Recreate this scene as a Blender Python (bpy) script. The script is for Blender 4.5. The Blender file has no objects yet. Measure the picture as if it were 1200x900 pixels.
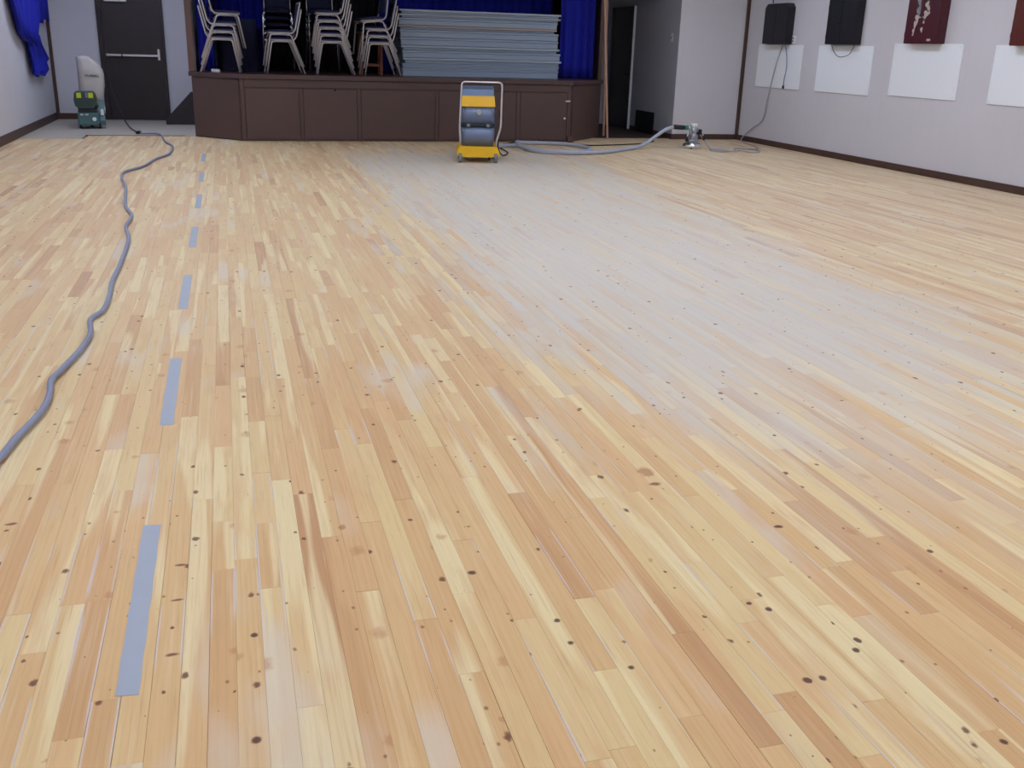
import bpy, math, random
from mathutils import Vector, Matrix
random.seed(11)
sc = bpy.context.scene
C = sc.collection

# ------------------------------------------------------------------ camera
PITCH, ROLL, YAW, FPX, EYE = 0.329986, 0.029482, 0.280800, 1148.95, 1.35
fw = Vector((math.sin(YAW)*math.cos(PITCH), math.cos(YAW)*math.cos(PITCH), -math.sin(PITCH)))
r0 = Vector((math.cos(YAW), -math.sin(YAW), 0)); u0 = r0.cross(fw)
rt = math.cos(ROLL)*r0 + math.sin(ROLL)*u0; up = -math.sin(ROLL)*r0 + math.cos(ROLL)*u0
cam = bpy.data.cameras.new('camera'); cam.sensor_width = 36; cam.lens = FPX/1200*36; cam.clip_start = .05; cam.clip_end = 100
co = bpy.data.objects.new('camera', cam); C.objects.link(co)
m = Matrix((rt, up, -fw)).transposed().to_4x4(); m.translation = Vector((0, 0, EYE)); co.matrix_world = m
sc.camera = co
# ------------------------------------------------------------------ world, exposure
w = bpy.data.worlds.new('world'); sc.world = w; w.use_nodes = True
w.node_tree.nodes['Background'].inputs[0].default_value = (.6, .7, 1, 1); w.node_tree.nodes['Background'].inputs[1].default_value = .3
sc.view_settings.view_transform = 'Standard'; sc.view_settings.look = 'None'
sc.view_settings.exposure = 0.50; sc.view_settings.gamma = 1.0; sc.view_settings.use_curve_mapping = False
LAMP = 9.0                         # emission of the ceiling lamps (their panels are built with the ceiling)
LAMP_SPOTS = [(x, y) for y in (-.6, 2.8, 6.2, 9.6, 12.8) for x in (-.9, 2.7, 6.3) if (x, y) != (2.7, 12.8)]+[(-1.4, 15.9)]  # last lamp and the far-left grid one are added to brighten dim walls

# ------------------------------------------------------------------ helpers
def lin(c):
    f = lambda v: v/12.92 if v <= .04045 else ((v+.055)/1.055)**2.4
    return tuple(f(v/255) for v in c)
class G:
    """tiny node-graph builder"""
    def __init__(s, name):
        s.m = bpy.data.materials.new(name); s.m.use_nodes = True; s.t = s.m.node_tree; s.n = s.t.nodes; s.p = s.n['Principled BSDF']
    def node(s, ty, ins=None, **kw):
        n = s.n.new(ty)
        for k, v in kw.items(): setattr(n, k, v)
        for k, v in (ins or {}).items(): s.put(n.inputs[k], v)
        return n
    def put(s, sock, v):
        if isinstance(v, bpy.types.NodeSocket): s.t.links.new(v, sock)
        else:
            if sock.type == 'RGBA' and len(v) == 3: v = (*v, 1)
            sock.default_value = v
    def math(s, op, a, b=0., c=0., clamp=False):
        return s.node('ShaderNodeMath', {0: a, 1: b, 2: c}, operation=op, use_clamp=clamp).outputs[0]
    def step(s, v, a, b):
        return s.node('ShaderNodeMapRange', {0: v, 1: a, 2: b, 3: 0., 4: 1.}, interpolation_type='SMOOTHSTEP').outputs[0]
    def mix(s, f, a, b, ty='MIX'):
        n = s.node('ShaderNodeMix', data_type='RGBA', blend_type=ty)
        s.put(n.inputs[0], f); s.put(n.inputs[6], a); s.put(n.inputs[7], b); return n.outputs[2]
    def noise(s, vec, scale, detail=2., rough=.5):
        return s.node('ShaderNodeTexNoise', {'Vector': vec, 'Scale': scale, 'Detail': detail, 'Roughness': rough}).outputs[0]
    def ramp(s, f, stops, interp='LINEAR'):
        n = s.node('ShaderNodeValToRGB', {0: f}); e = n.color_ramp.elements; n.color_ramp.interpolation = interp
        while len(e) < len(stops): e.new(.5)
        for el, (p, c) in zip(e, stops): el.position = p; el.color = (*c, 1)
        return n.outputs[0]
    def bump(s, h, d, st=.3):
        s.put(s.p.inputs['Normal'], s.node('ShaderNodeBump', {'Height': h, 'Distance': d, 'Strength': st}).outputs[0])
def pm(name, rgb, rough=.6, metal=0., var=.08, scale=9., bump=0., spec=.5, coat=0.):
    g = G(name); c = lin(rgb); co_ = g.node('ShaderNodeTexCoord').outputs['Object']
    n = g.noise(co_, scale, 3.)
    g.put(g.p.inputs['Base Color'], g.mix(n, tuple(v*(1-var) for v in c), tuple(min(1, v*(1+var)) for v in c)))
    g.p.inputs['Roughness'].default_value = rough; g.p.inputs['Metallic'].default_value = metal
    g.p.inputs['Specular IOR Level'].default_value = spec; g.p.inputs['Coat Weight'].default_value = coat
    if bump: g.bump(g.noise(co_, scale*12, 2.), bump)
    return g.m

class MB:
    def __init__(s): s.v = []; s.f = []; s.sm = []
    def add(s, vs, fs, smooth=False):
        o = len(s.v); s.v += [tuple(v) for v in vs]; s.f += [tuple(i+o for i in f) for f in fs]; s.sm += [smooth]*len(fs); return s
    def box(s, x0, x1, y0, y1, z0, z1, c=0.):
        """box; c = chamfer on every edge"""
        if c <= 0:
            vs = [(x, y, z) for z in (z0, z1) for y in (y0, y1) for x in (x0, x1)]
            return s.add(vs, [(0, 2, 3, 1), (4, 5, 7, 6), (0, 1, 5, 4), (2, 6, 7, 3), (0, 4, 6, 2), (1, 3, 7, 5)])
        c = min(c, (x1-x0)*.49, (y1-y0)*.49, (z1-z0)*.49)
        X, Y, Z = (x0, x1), (y0, y1), (z0, z1); sg = (1, -1); vs = []; idx = {}
        for i in (0, 1):
            for j in (0, 1):
                for k in (0, 1):
                    for a in range(3):
                        p = [X[i]+sg[i]*c, Y[j]+sg[j]*c, Z[k]+sg[k]*c]
                        p[a] = (X[i], Y[j], Z[k])[a]; idx[i, j, k, a] = len(vs); vs.append(p)
        fs = []
        for a in range(3):
            b, d = [q for q in range(3) if q != a]
            for e in (0, 1):
                loop = []
                for (p, q) in ((0, 0), (1, 0), (1, 1), (0, 1)):
                    key = [0, 0, 0]; key[a] = e; key[b] = p; key[d] = q; loop.append(idx[(*key, a)])
                fs.append(loop)
        for a in range(3):
            b, d = [q for q in range(3) if q != a]
            for p in (0, 1):
                for q in (0, 1):
                    k0 = [0, 0, 0]; k1 = [0, 0, 0]; k0[b] = k1[b] = p; k0[d] = k1[d] = q; k1[a] = 1
                    fs.append([idx[(*k0, b)], idx[(*k1, b)], idx[(*k1, d)], idx[(*k0, d)]])
        for i in (0, 1):
            for j in (0, 1):
                for k in (0, 1): fs.append([idx[i, j, k, a] for a in range(3)])
        return s.add(vs, fs)
    def tube(s, pts, r, n=8, cap=True, smooth=True):
        pts = [Vector(p) for p in pts]; vs = []; fs = []; u = None
        rr = r if isinstance(r, (list, tuple)) else [r]*len(pts)
        for i, p in enumerate(pts):
            t = (pts[min(i+1, len(pts)-1)]-pts[max(i-1, 0)]).normalized()
            if u is None:
                u = t.cross(Vector((0, 0, 1)))
                if u.length < .05: u = t.cross(Vector((0, 1, 0)))
            else: u = u - t*u.dot(t)
            u.normalize(); b = t.cross(u)
            for k in range(n):
                a = 2*math.pi*k/n; vs.append(p+(u*math.cos(a)+b*math.sin(a))*rr[i])
        for i in range(len(pts)-1):
            for k in range(n): fs.append((i*n+k, i*n+(k+1) % n, (i+1)*n+(k+1) % n, (i+1)*n+k))
        s.add(vs, fs, smooth)
        if cap:
            o = len(s.v)-len(vs)
            s.f += [tuple(o+k for k in reversed(range(n))), tuple(o+len(vs)-n+k for k in range(n))]; s.sm += [False]*2
        return s
    def lathe(s, prof, n=20, cx=0, cy=0, axis='z', cz=0):
        vs = []; fs = []
        for (r, h) in prof:
            for k in range(n):
                a = 2*math.pi*k/n; p = (r*math.cos(a), r*math.sin(a), h)
                if axis == 'x': p = (h, p[0], p[1])
                if axis == 'y': p = (p[0], h, p[1])
                vs.append((p[0]+cx, p[1]+cy, p[2]+cz))
        for i in range(len(prof)-1):
            for k in range(n): fs.append((i*n+k, i*n+(k+1) % n, (i+1)*n+(k+1) % n, (i+1)*n+k))
        s.add(vs, fs, True); o = len(s.v)-len(vs)
        s.f += [tuple(o+k for k in reversed(range(n))), tuple(o+len(vs)-n+k for k in range(n))]; s.sm += [False]*2
        return s
    def prism(s, poly, d0, d1, axis='y'):
        """polygon extruded from d0 to d1 along axis; poly gives the other two coordinates in order"""
        n = len(poly); P = lambda q, d: (q[0], d, q[1]) if axis == 'y' else ((d, q[0], q[1]) if axis == 'x' else (q[0], q[1], d))
        vs = [P(q, d0) for q in poly]+[P(q, d1) for q in poly]
        return s.add(vs, [tuple(range(n)), tuple(range(2*n-1, n-1, -1))]+[(i, (i+1) % n, n+(i+1) % n, n+i) for i in range(n)])
    def build(s, name, mat, parent=None, loc=None):
        me = bpy.data.meshes.new(name); me.from_pydata(s.v, [], s.f); me.polygons.foreach_set('use_smooth', s.sm)
        import bmesh
        bm = bmesh.new(); bm.from_mesh(me); bmesh.ops.recalc_face_normals(bm, faces=bm.faces); bm.to_mesh(me); bm.free()
        me.materials.append(mat); o = bpy.data.objects.new(name, me); C.objects.link(o)
        if parent: o.parent = parent
        if loc: o.location = loc
        return o
def rounded(pts, r, n=5):
    """path with filleted corners"""
    pts = [Vector(p) for p in pts]; out = [pts[0]]
    for a, p, b in zip(pts, pts[1:], pts[2:]):
        da = (a-p); db = (b-p); d = min(r, da.length*.48, db.length*.48); A = p+da.normalized()*d; B = p+db.normalized()*d
        for i in range(n+1):
            t = i/n; out.append(A*(1-t)**2+p*2*t*(1-t)+B*t*t)
    return out+[pts[-1]]
def spline(pts, k=6):
    """Catmull-Rom through points"""
    P = [Vector(p) for p in pts]; P = [P[0]*2-P[1]]+P+[P[-1]*2-P[-2]]; out = []
    for i in range(1, len(P)-2):
        a, b, c, d = P[i-1:i+3]
        for j in range(k):
            t = j/k; out.append(.5*((2*b)+(c-a)*t+(2*a-5*b+4*c-d)*t*t+(3*b-a-3*c+d)*t**3))
    return out+[P[-2]]
def tag(o, label, cat, group=None):
    o['label'] = label; o['category'] = cat
    if group: o['group'] = group
    return o
def thing(name, label, cat, loc=(0, 0, 0), rz=0., group=None):
    o = bpy.data.objects.new(name, None); o.empty_display_size = .1; C.objects.link(o); o.location = loc; o.rotation_euler = (0, 0, rz)
    return tag(o, label, cat, group)
def struct(o): o['kind'] = 'structure'; return o
def box_obj(name, mat, x0, x1, y0, y1, z0, z1, parent=None, c=0.):
    """box with its origin at the middle of its base"""
    cx, cy = (x0+x1)/2, (y0+y1)/2
    return MB().box(x0-cx, x1-cx, y0-cy, y1-cy, 0, z1-z0, c).build(name, mat, parent, (cx, cy, z0))
def dup(root, loc=None, rot=None, label=None):
    r = root.copy(); C.objects.link(r)
    if loc is not None: r.location = loc
    if rot is not None: r.rotation_euler = rot
    if label: r['label'] = label
    for ch in list(root.children):
        c = ch.copy(); C.objects.link(c); c.parent = r
        for q in ch.children:
            d = q.copy(); C.objects.link(d); d.parent = c
    return r

# ------------------------------------------------------------------ materials
SPOTS = [(-0.198, 2.5, 0.019, 0.007, (132, 78, 66), 0.9),
    (-0.201, 2.318, 0.019, 0.006, (132, 78, 66), 0.9),
    (-0.201, 2.074, 0.02, 0.008, (132, 78, 66), 0.9),
    (0.562, 2.286, 0.014, 0.013, (84, 42, 36), 0.9),
    (-0.016, 2.114, 0.011, 0.011, (84, 42, 36), 0.9),
    (-0.023, 1.727, 0.012, 0.014, (84, 42, 36), 0.9),
    (1.531, 2.349, 0.016, 0.012, (84, 42, 36), 0.9),
    (1.294, 2.813, 0.03, 0.045, (178, 118, 80), 0.7),
    (1.287, 2.716, 0.024, 0.014, (140, 88, 64), 0.9),
    (0.25, 2.626, 0.013, 0.02, (178, 118, 80), 0.7),
    (1.198, 1.643, 0.013, 0.013, (84, 42, 36), 0.9),
    (1.238, 1.644, 0.01, 0.012, (84, 42, 36), 0.9),
    (1.265, 1.935, 0.011, 0.011, (84, 42, 36), 0.9),
    (1.229, 1.973, 0.009, 0.009, (84, 42, 36), 0.9),
    (0.822, 1.782, 0.01, 0.01, (84, 42, 36), 0.9),
    (0.717, 1.909, 0.01, 0.01, (84, 42, 36), 0.9),
    (0.715, 2.009, 0.01, 0.01, (84, 42, 36), 0.9),
    (1.889, 2.111, 0.01, 0.012, (84, 42, 36), 0.9),
    (1.409, 1.759, 0.01, 0.014, (84, 42, 36), 0.9),
    (1.379, 1.722, 0.011, 0.011, (84, 42, 36), 0.9),
    (-0.681, 2.853, 0.02, 0.009, (132, 78, 66), 0.9),
    (1.49, 1.357, 0.01, 0.011, (84, 42, 36), 0.9)]
def wood_floor():
    g = G('sanded_pine'); att = g.node('ShaderNodeAttribute', attribute_name='rnd')
    sep = g.node('ShaderNodeSeparateColor', {0: att.outputs['Color']}); R, Gr, B = sep.outputs
    pos = g.node('ShaderNodeNewGeometry').outputs['Position']; px = g.node('ShaderNodeSeparateXYZ', {0: pos}); X, Y = px.outputs[0], px.outputs[1]
    uv = g.node('ShaderNodeUVMap', uv_map='UVMap').outputs[0]; us = g.node('ShaderNodeSeparateXYZ', {0: uv}); U = us.outputs[0]
    def vec(sx, sy, off=37.):
        return g.node('ShaderNodeCombineXYZ', {0: g.math('MULTIPLY', X, sx), 1: g.math('MULTIPLY', Y, sy), 2: g.math('MULTIPLY', Gr, off)}).outputs[0]
    # sapwood to heartwood, one tone for each board
    col = g.ramp(R, [(0., lin((232, 207, 152))), (.26, lin((229, 199, 143))), (.46, lin((226, 191, 136))), (.66, lin((222, 183, 129))), (.80, lin((215, 172, 120))), (.92, lin((204, 157, 109))), (1., lin((190, 140, 97)))])
    # wandering boundary between pale sapwood and heartwood inside a board
    hb = g.noise(vec(7., .55), 1., 2.); hw = g.step(hb, .50, .56)
    col = g.mix(g.math('MULTIPLY', hw, g.math('MULTIPLY_ADD', B, .7, .15)), col, lin((226, 184, 132)))
    sb = g.noise(vec(9., .45, 91.), 1., 2.)
    col = g.mix(g.math('MULTIPLY', g.step(sb, .55, .61), .75), col, lin((242, 224, 174)))
    mo = g.noise(vec(16., 2.2, 23.), 1., 3., .6)
    col = g.mix(g.math('MULTIPLY', g.step(mo, .48, .70), .34), col, lin((214, 164, 114)))
    # grain: growth-ring figure and fine streaks
    wv = g.node('ShaderNodeTexWave', {'Vector': vec(1., .045), 'Scale': 17., 'Distortion': 11., 'Detail': 3., 'Detail Scale': .8}, bands_direction='X').outputs[1]
    col = g.mix(g.math('MULTIPLY', g.step(wv, .45, .95), g.math('MULTIPLY', R, .15)), col, lin((186, 134, 86)))
    fine = g.noise(vec(190., 4.), 1., 3., .6)
    col = g.mix(g.math('MULTIPLY', g.step(fine, .52, .78), .34), col, lin((178, 132, 92)))
    col = g.mix(g.math('MULTIPLY', g.step(g.noise(vec(60., 1.6, 11.), 1., 2.), .56, .74), .22), col, lin((246, 226, 186)))
    # patches worn pale, broken at the boards
    wn = g.noise(vec(2.4, .8, 2.2), 1., 3., .55)
    worn = g.math('MULTIPLY', g.step(wn, .57, .70), .66)
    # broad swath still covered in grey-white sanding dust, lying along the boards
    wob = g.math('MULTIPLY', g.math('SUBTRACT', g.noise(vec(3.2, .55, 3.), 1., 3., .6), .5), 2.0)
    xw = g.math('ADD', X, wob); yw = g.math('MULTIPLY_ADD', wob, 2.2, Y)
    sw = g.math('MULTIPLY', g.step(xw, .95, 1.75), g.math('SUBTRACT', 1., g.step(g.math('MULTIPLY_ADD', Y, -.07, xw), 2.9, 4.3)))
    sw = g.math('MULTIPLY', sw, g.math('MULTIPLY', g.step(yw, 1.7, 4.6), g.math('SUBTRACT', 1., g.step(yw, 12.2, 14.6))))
    far_grey = g.math('MULTIPLY', g.math('MULTIPLY_ADD', g.step(X, .8, 3.2), .10, .20), g.step(Y, 1.6, 6.5))     # boards turn greyer farther down the room, a little more to the right
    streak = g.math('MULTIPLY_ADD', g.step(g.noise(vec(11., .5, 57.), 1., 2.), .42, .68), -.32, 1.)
    dust = g.math('MAXIMUM', g.math('MULTIPLY', g.math('MULTIPLY', sw, streak), .95), far_grey)  # dust of the swath joined with the greyer tone of farther boards
    col = g.mix(worn, col, lin((226, 212, 190)))
    # pale filler squeezed along some board edges
    e = g.math('ABSOLUTE', g.math('SUBTRACT', U, .5)); ed = g.step(e, .40, .47)
    fl = g.step(g.noise(vec(1.5, 1.1, 71.), 1., 2.), .60, .66)
    col = g.mix(g.math('MULTIPLY', g.math('MULTIPLY', ed, fl), .75), col, lin((224, 214, 208)))
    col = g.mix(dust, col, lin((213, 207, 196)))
    # knots: large and small
    def knots(sx, sy, off, gate, r0, r1, c, amt):
        nonlocal col
        v = g.node('ShaderNodeTexVoronoi', {'Vector': g.node('ShaderNodeCombineXYZ', {0: g.math('MULTIPLY', X, sx), 1: g.math('MULTIPLY_ADD', Y, sy, g.math('MULTIPLY', Gr, off))}).outputs[0], 'Scale': 1., 'Randomness': 1.}, voronoi_dimensions='2D')
        cs = g.node('ShaderNodeSeparateColor', {0: v.outputs['Color']})
        d = g.math('ADD', v.outputs['Distance'], g.math('MULTIPLY', g.math('SUBTRACT', g.noise(pos, 55., 2.), .5), .10))
        rad = g.math('MULTIPLY', g.math('SUBTRACT', cs.outputs[0], gate), r1)
        k = g.math('SUBTRACT', 1., g.step(d, g.math('MULTIPLY', rad, r0), g.math('MAXIMUM', rad, .001)))
        k = g.math('MULTIPLY', k, g.math('GREATER_THAN', cs.outputs[0], gate))
        col = g.mix(g.math('MULTIPLY', k, amt), col, c)
    knots(3.4, 2.8, 30., .45, .2, .22, lin((190, 128, 84)), g.math('MULTIPLY', g.math('SUBTRACT', 1., dust), .5))
    knots(6.2, 4.4, 50., .50, .4, .165, lin((110, 62, 42)), .88)
    knots(13., 9., 80., .68, .2, .30, lin((122, 76, 50)), .75)
    # the most striking single knots and scuffs, where they lie on the boards
    wb = g.math('MULTIPLY', g.math('SUBTRACT', g.noise(pos, 48., 2.), .5), .9)
    for x, y, rx, ry, c, amt in SPOTS:
        dx = g.math('DIVIDE', g.math('SUBTRACT', X, x), rx); dy = g.math('DIVIDE', g.math('SUBTRACT', Y, y), ry)
        d = g.math('ADD', g.math('SQRT', g.math('ADD', g.math('MULTIPLY', dx, dx), g.math('MULTIPLY', dy, dy))), wb)
        col = g.mix(g.math('MULTIPLY', g.math('SUBTRACT', 1., g.step(d, .55, 1.1)), amt), col, lin(c))
    g.put(g.p.inputs['Base Color'], col)
    g.put(g.p.inputs['Roughness'], g.math('MULTIPLY_ADD', fine, .16, .56))
    g.p.inputs['Specular IOR Level'].default_value = .32
    g.bump(fine, .0006, .3)
    return g.m
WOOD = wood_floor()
def wall_paint(name, rgb):
    g = G(name); pos = g.node('ShaderNodeNewGeometry').outputs['Position']; c = lin(rgb)
    n = g.noise(pos, 1.3, 3.); p = g.node('ShaderNodeSeparateXYZ', {0: pos})
    v = g.node('ShaderNodeCombineXYZ', {0: g.math('MULTIPLY', p.outputs[0], 14.), 1: g.math('MULTIPLY', p.outputs[1], 14.), 2: g.math('MULTIPLY', p.outputs[2], .6)}).outputs[0]
    s = g.noise(v, 1., 2.)
    a = g.mix(n, tuple(x*.95 for x in c), tuple(min(1, x*1.04) for x in c))
    g.put(g.p.inputs['Base Color'], g.mix(g.math('MULTIPLY', g.step(s, .45, .75), .10), a, tuple(x*.86 for x in c)))
    g.p.inputs['Roughness'].default_value = .62; g.bump(g.noise(pos, 90., 2.), .002, .2); return g.m
M = dict(dark=pm('dark_backstage_shade', (34, 30, 36), .9, var=.15), cable2=pm('pale_grey_cable', (176, 174, 176), .5, var=.06),
    
    wall=wall_paint('cream_wall_paint', (215, 212, 217)), wallgrey=wall_paint('grey_wall_paint', (184, 186, 198)),
    ceil=pm('ceiling_white', (236, 234, 228), .8, var=.03), sub=pm('subfloor', (120, 92, 66), .9),
    brown=pm('brown_paint', (86, 65, 61), .42, var=.06, scale=3., bump=.001), brownlip=pm('brown_lip_paint', (80, 58, 55), .4, var=.06, scale=3.),
    trim=pm('dark_brown_trim', (78, 54, 46), .5, var=.12, scale=5.), post=pm('brown_post', (110, 80, 72), .5, var=.1, scale=5.),
    doorm=pm('dark_door_paint', (43, 32, 34), .45, var=.1, scale=3.), frame=pm('dark_frame_paint', (46, 34, 36), .5),
    steel=pm('brushed_steel', (212, 208, 212), .32, .85, var=.05), chrome=pm('chrome', (235, 238, 245), .12, 1., var=.02),
    vinyl=pm('alcove_vinyl', (184, 175, 162), .55, var=.10, scale=2.5), darkfloor=pm('dark_alcove_carpet', (62, 44, 42), .95, var=.3, scale=14., bump=.004),
    blue=pm('royal_blue_cloth', (20, 30, 164), .85, var=.14, scale=5., bump=.002), navy=pm('navy_cloth', (26, 28, 62), .85, var=.15, scale=20.),
    navyv=pm('navy_vinyl', (46, 52, 92), .42, var=.12, scale=8.), beige=pm('ivory_tube', (186, 180, 181), .38, .25, var=.05),
    greytab=pm('grey_table_plastic', (152, 168, 188), .5, var=.05, scale=2.), greyrim=pm('grey_table_rim', (172, 184, 196), .45, var=.05, scale=2.), rust=pm('worn_table_edge', (176, 158, 150), .6, var=.12, scale=2.),
    yellow=pm('yellow_plastic', (244, 190, 24), .35, var=.05), bluegrey=pm('bluegrey_steel', (112, 124, 150), .4, .35, var=.08, scale=4.), lidm=pm('slate_blue_lid', (98, 122, 156), .4, var=.06),
    rubber=pm('black_rubber', (24, 24, 28), .6), whl=pm('grey_wheel', (120, 128, 126), .5), band=pm('black_band', (24, 26, 40), .5),
    hose=pm('grey_hose', (176, 182, 198), .5, var=.06, scale=20.), cable=pm('grey_cable', (136, 142, 166), .5, var=.08, scale=20.),
    green=pm('sander_green', (74, 112, 112), .4, var=.08, scale=6.), dgreen=pm('sander_dark_green', (46, 66, 60), .45, var=.1), lime=pm('lime_sticker', (206, 214, 30), .5),
    bag=pm('cream_bag_cloth', (196, 188, 180), .9, var=.06, scale=6., bump=.003), ink=pm('grey_green_print', (96, 112, 108), .8), alu=pm('cast_aluminium', (176, 182, 190), .34, .8, var=.12, scale=14.),
    teal=pm('green_cuff', (36, 150, 122), .5), white=pm('white_board', (246, 250, 255), .4, var=.01), screw=pm('screw_steel', (196, 192, 190), .4, .8),
    black=pm('black_cabinet', (19, 19, 28), .5, var=.12, scale=6.), maroon=pm('maroon_cabinet', (74, 18, 32), .42, var=.10, scale=4.), redbrown=pm('redbrown_cabinet', (88, 28, 20), .45, var=.1), pale=pm('pale_print', (196, 186, 178), .6, var=.1, scale=30.), paled=pm('grey_print', (140, 142, 146), .6),
    plate=pm('white_plate', (232, 232, 232), .4), grille=pm('black_grille', (22, 22, 26), .5), wood=pm('raw_timber', (190, 150, 128), .6, var=.12, scale=7.), stool=pm('brown_stool_wood', (132, 72, 42), .5, var=.12),
    tape=pm('grey_tape', (164, 172, 186), .5, var=.05, scale=6.), line=pm('threshold_brown', (128, 92, 66), .6))

# ------------------------------------------------------------------ room shell
XL, XR, YB, YR, XC, YN, ZC = -2.78, 8.22, 18.57, 15.31, 7.03, -2.2, 3.1
SH = .905                                     # stage height
# -- floor: subfloor with every board as a piece of it
floor = struct(MB().box(XL-.1, XR+.1, YN-.1, YB+.1, -.12, -.022).build('floor', M['sub']))
PITCHX = .0605
def plank_mesh(name, x0, x1, y0, y1, dz, rnd, mb=None):
    """a board: top with a small chamfer, sides; returns a one-board mesh or appends to mb"""
    c = .0005; z = dz; zb = -.02
    vs = [(x0, y0, zb), (x1, y0, zb), (x1, y1, zb), (x0, y1, zb), (x0, y0, z-c), (x1, y0, z-c), (x1, y1, z-c), (x0, y1, z-c), (x0+c, y0+c, z), (x1-c, y0+c, z), (x1-c, y1-c, z), (x0+c, y1-c, z)]
    fs = [(8, 9, 10, 11)]+[(a, (a+1) % 4, 4+(a+1) % 4, 4+a) for a in range(4)]+[(4+a, 4+(a+1) % 4, 8+(a+1) % 4, 8+a) for a in range(4)]
    return vs, fs
def px(x, y, z=0.):
    v = Vector((x, y, z-EYE)); d = v.dot(fw)
    return (600+FPX*v.dot(rt)/d, 450-FPX*v.dot(up)/d) if d > .2 else None
boards = []
rows = int((XR-XL)/PITCHX)
rp = random.Random(5)
for i in range(rows+1):
    x0 = XL+i*PITCHX; x1 = min(x0+PITCHX, XR)
    if x1-x0 < .01: continue
    yend = 14.98 if x0 < -1.97 else 15.46
    if .25 < x0 < 5.0: yend = 15.0
    y = YN-rp.uniform(0, 1.2); drift = rp.random()
    while y < yend-.02:
        L = rp.choice((rp.uniform(.28, .7), rp.uniform(.5, 1.3), rp.uniform(.9, 2.1)))
        y1 = y+L
        if yend-y1 < .22: y1 = yend
        t = rp.random()
        t = t*.62 if rp.random() < .62 else (.35+.5*t if rp.random() < .80 else .8+.18*t)
        if y1 > YN: boards.append((x0, x1, max(y, YN), y1, rp.choice((.0002, .0002, .0003, .0003, .0004, .0011)), rp.choice((.0002, .0003, .0009)), rp.uniform(-.0006, .0), (t, rp.random(), rp.random(), 1.)))
        y = y1
def seen(b):
    x0, x1, y0, y1 = b[:4]; n = max(4, int((y1-y0)/.06)); a = 0.
    for k in range(n):
        ya = y0+(y1-y0)*k/n; yb = y0+(y1-y0)*(k+1)/n
        if ya < .3: continue
        p, q, r = px(x0, ya), px(x1, ya), px(x0, yb)
        if not (p and q and r): continue
        if -5 < (p[0]+q[0])/2 < 1205 and 0 < (p[1]+r[1])/2 < 903: a += abs((q[0]-p[0])*(r[1]-p[1])-(q[1]-p[1])*(r[0]-p[0]))
    return a
order = sorted(range(len(boards)), key=lambda k: -seen(boards[k]))
big = set(order[:300])
def finish(me, cols, uvs):
    at = me.color_attributes.new('rnd', 'FLOAT_COLOR', 'POINT'); at.data.foreach_set('color', [c for q in cols for c in q])
    uvl = me.uv_layers.new(name='UVMap'); li = [0]*len(me.loops); me.loops.foreach_get('vertex_index', li)
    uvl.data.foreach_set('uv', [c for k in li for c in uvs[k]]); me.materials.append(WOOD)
av, af, ac, au = [], [], [], []
UV12 = lambda L: [(a, b*L) for _ in range(3) for a, b in ((0, 0), (1, 0), (1, 1), (0, 1))]
for k, (x0, x1, y0, y1, gx, gy, dz, rnd) in enumerate(boards):
    if k in big:
        cx, cy = (x0+x1)/2, (y0+y1)/2
        vs, fs = plank_mesh('plank', x0-cx+gx/2, x1-cx-gx/2, y0-cy+gy/2, y1-cy-gy/2, dz, rnd)
        me = bpy.data.meshes.new('plank'); me.from_pydata(vs, [], fs); finish(me, [rnd]*12, UV12(y1-y0))
        o = bpy.data.objects.new('plank', me); C.objects.link(o); o.parent = floor; o.location = (cx, cy, 0)
    else:
        vs, fs = plank_mesh('', x0+gx/2, x1-gx/2, y0+gy/2, y1-gy/2, dz, rnd); o0 = len(av)
        av += vs; af += [tuple(i+o0 for i in f) for f in fs]; ac += [rnd]*12; au += UV12(y1-y0)
me = bpy.data.meshes.new('far_planks'); me.from_pydata(av, [], af); finish(me, ac, au)
o = bpy.data.objects.new('far_planks', me); C.objects.link(o); o.parent = floor; o['kind'] = 'stuff'
# -- floor of the two alcoves beside the stage
struct(MB().prism([(XL, 14.985), (-1.975, 14.985), (-1.975, 15.47), (-.45, 15.47), (-.45, YB), (XL, YB)], -.02, .002, 'z').build('floor_alcove', M['vinyl']))
struct(box_obj('trim_1', M['line'], -1.97, -.62, 15.455, 15.495, -.01, .007))
struct(box_obj('floor_side_alcove', M['darkfloor'], 5.6, XC, 15.47, YB, -.02, .003))
# -- walls
struct(box_obj('wall_left', M['wall'], XL-.1, XL, YN-.1, YB+.1, -.1, ZC))
struct(box_obj('wall_right', M['wall'], XR, XR+.1, YN-.1, YB+.1, -.1, ZC))
struct(box_obj('wall_near', M['wall'], XL, XR, YN-.1, YN, -.1, ZC))
struct(box_obj('wall_back', M['wall'], XL, XR, YB, YB+.1, -.1, ZC))
struct(box_obj('wall_corner', M['wall'], XC, XR, YR, YR+.015, -.02, ZC))
struct(box_obj('wall_alcove', M['wallgrey'], XC, XC+.12, YR+.015, YB, -.02, ZC))
struct(box_obj('wall_stage_left', M['wallgrey'], -.466, -.40, 15.52, YB, 0., ZC))
struct(box_obj('wall_stage_right', M['brown'], 5.86, 5.94, 15.84, YB, 0., ZC))
struct(box_obj('wall_unseen_header', M['wall'], -.5, 5.94, 15.40, 15.52, 2.35, ZC))  # unseen header, added to keep the stage interior in shade
ceil = struct(box_obj('ceiling', M['ceil'], XL-.1, XR+.1, YN-.1, YB+.1, ZC, ZC+.1))
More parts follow.
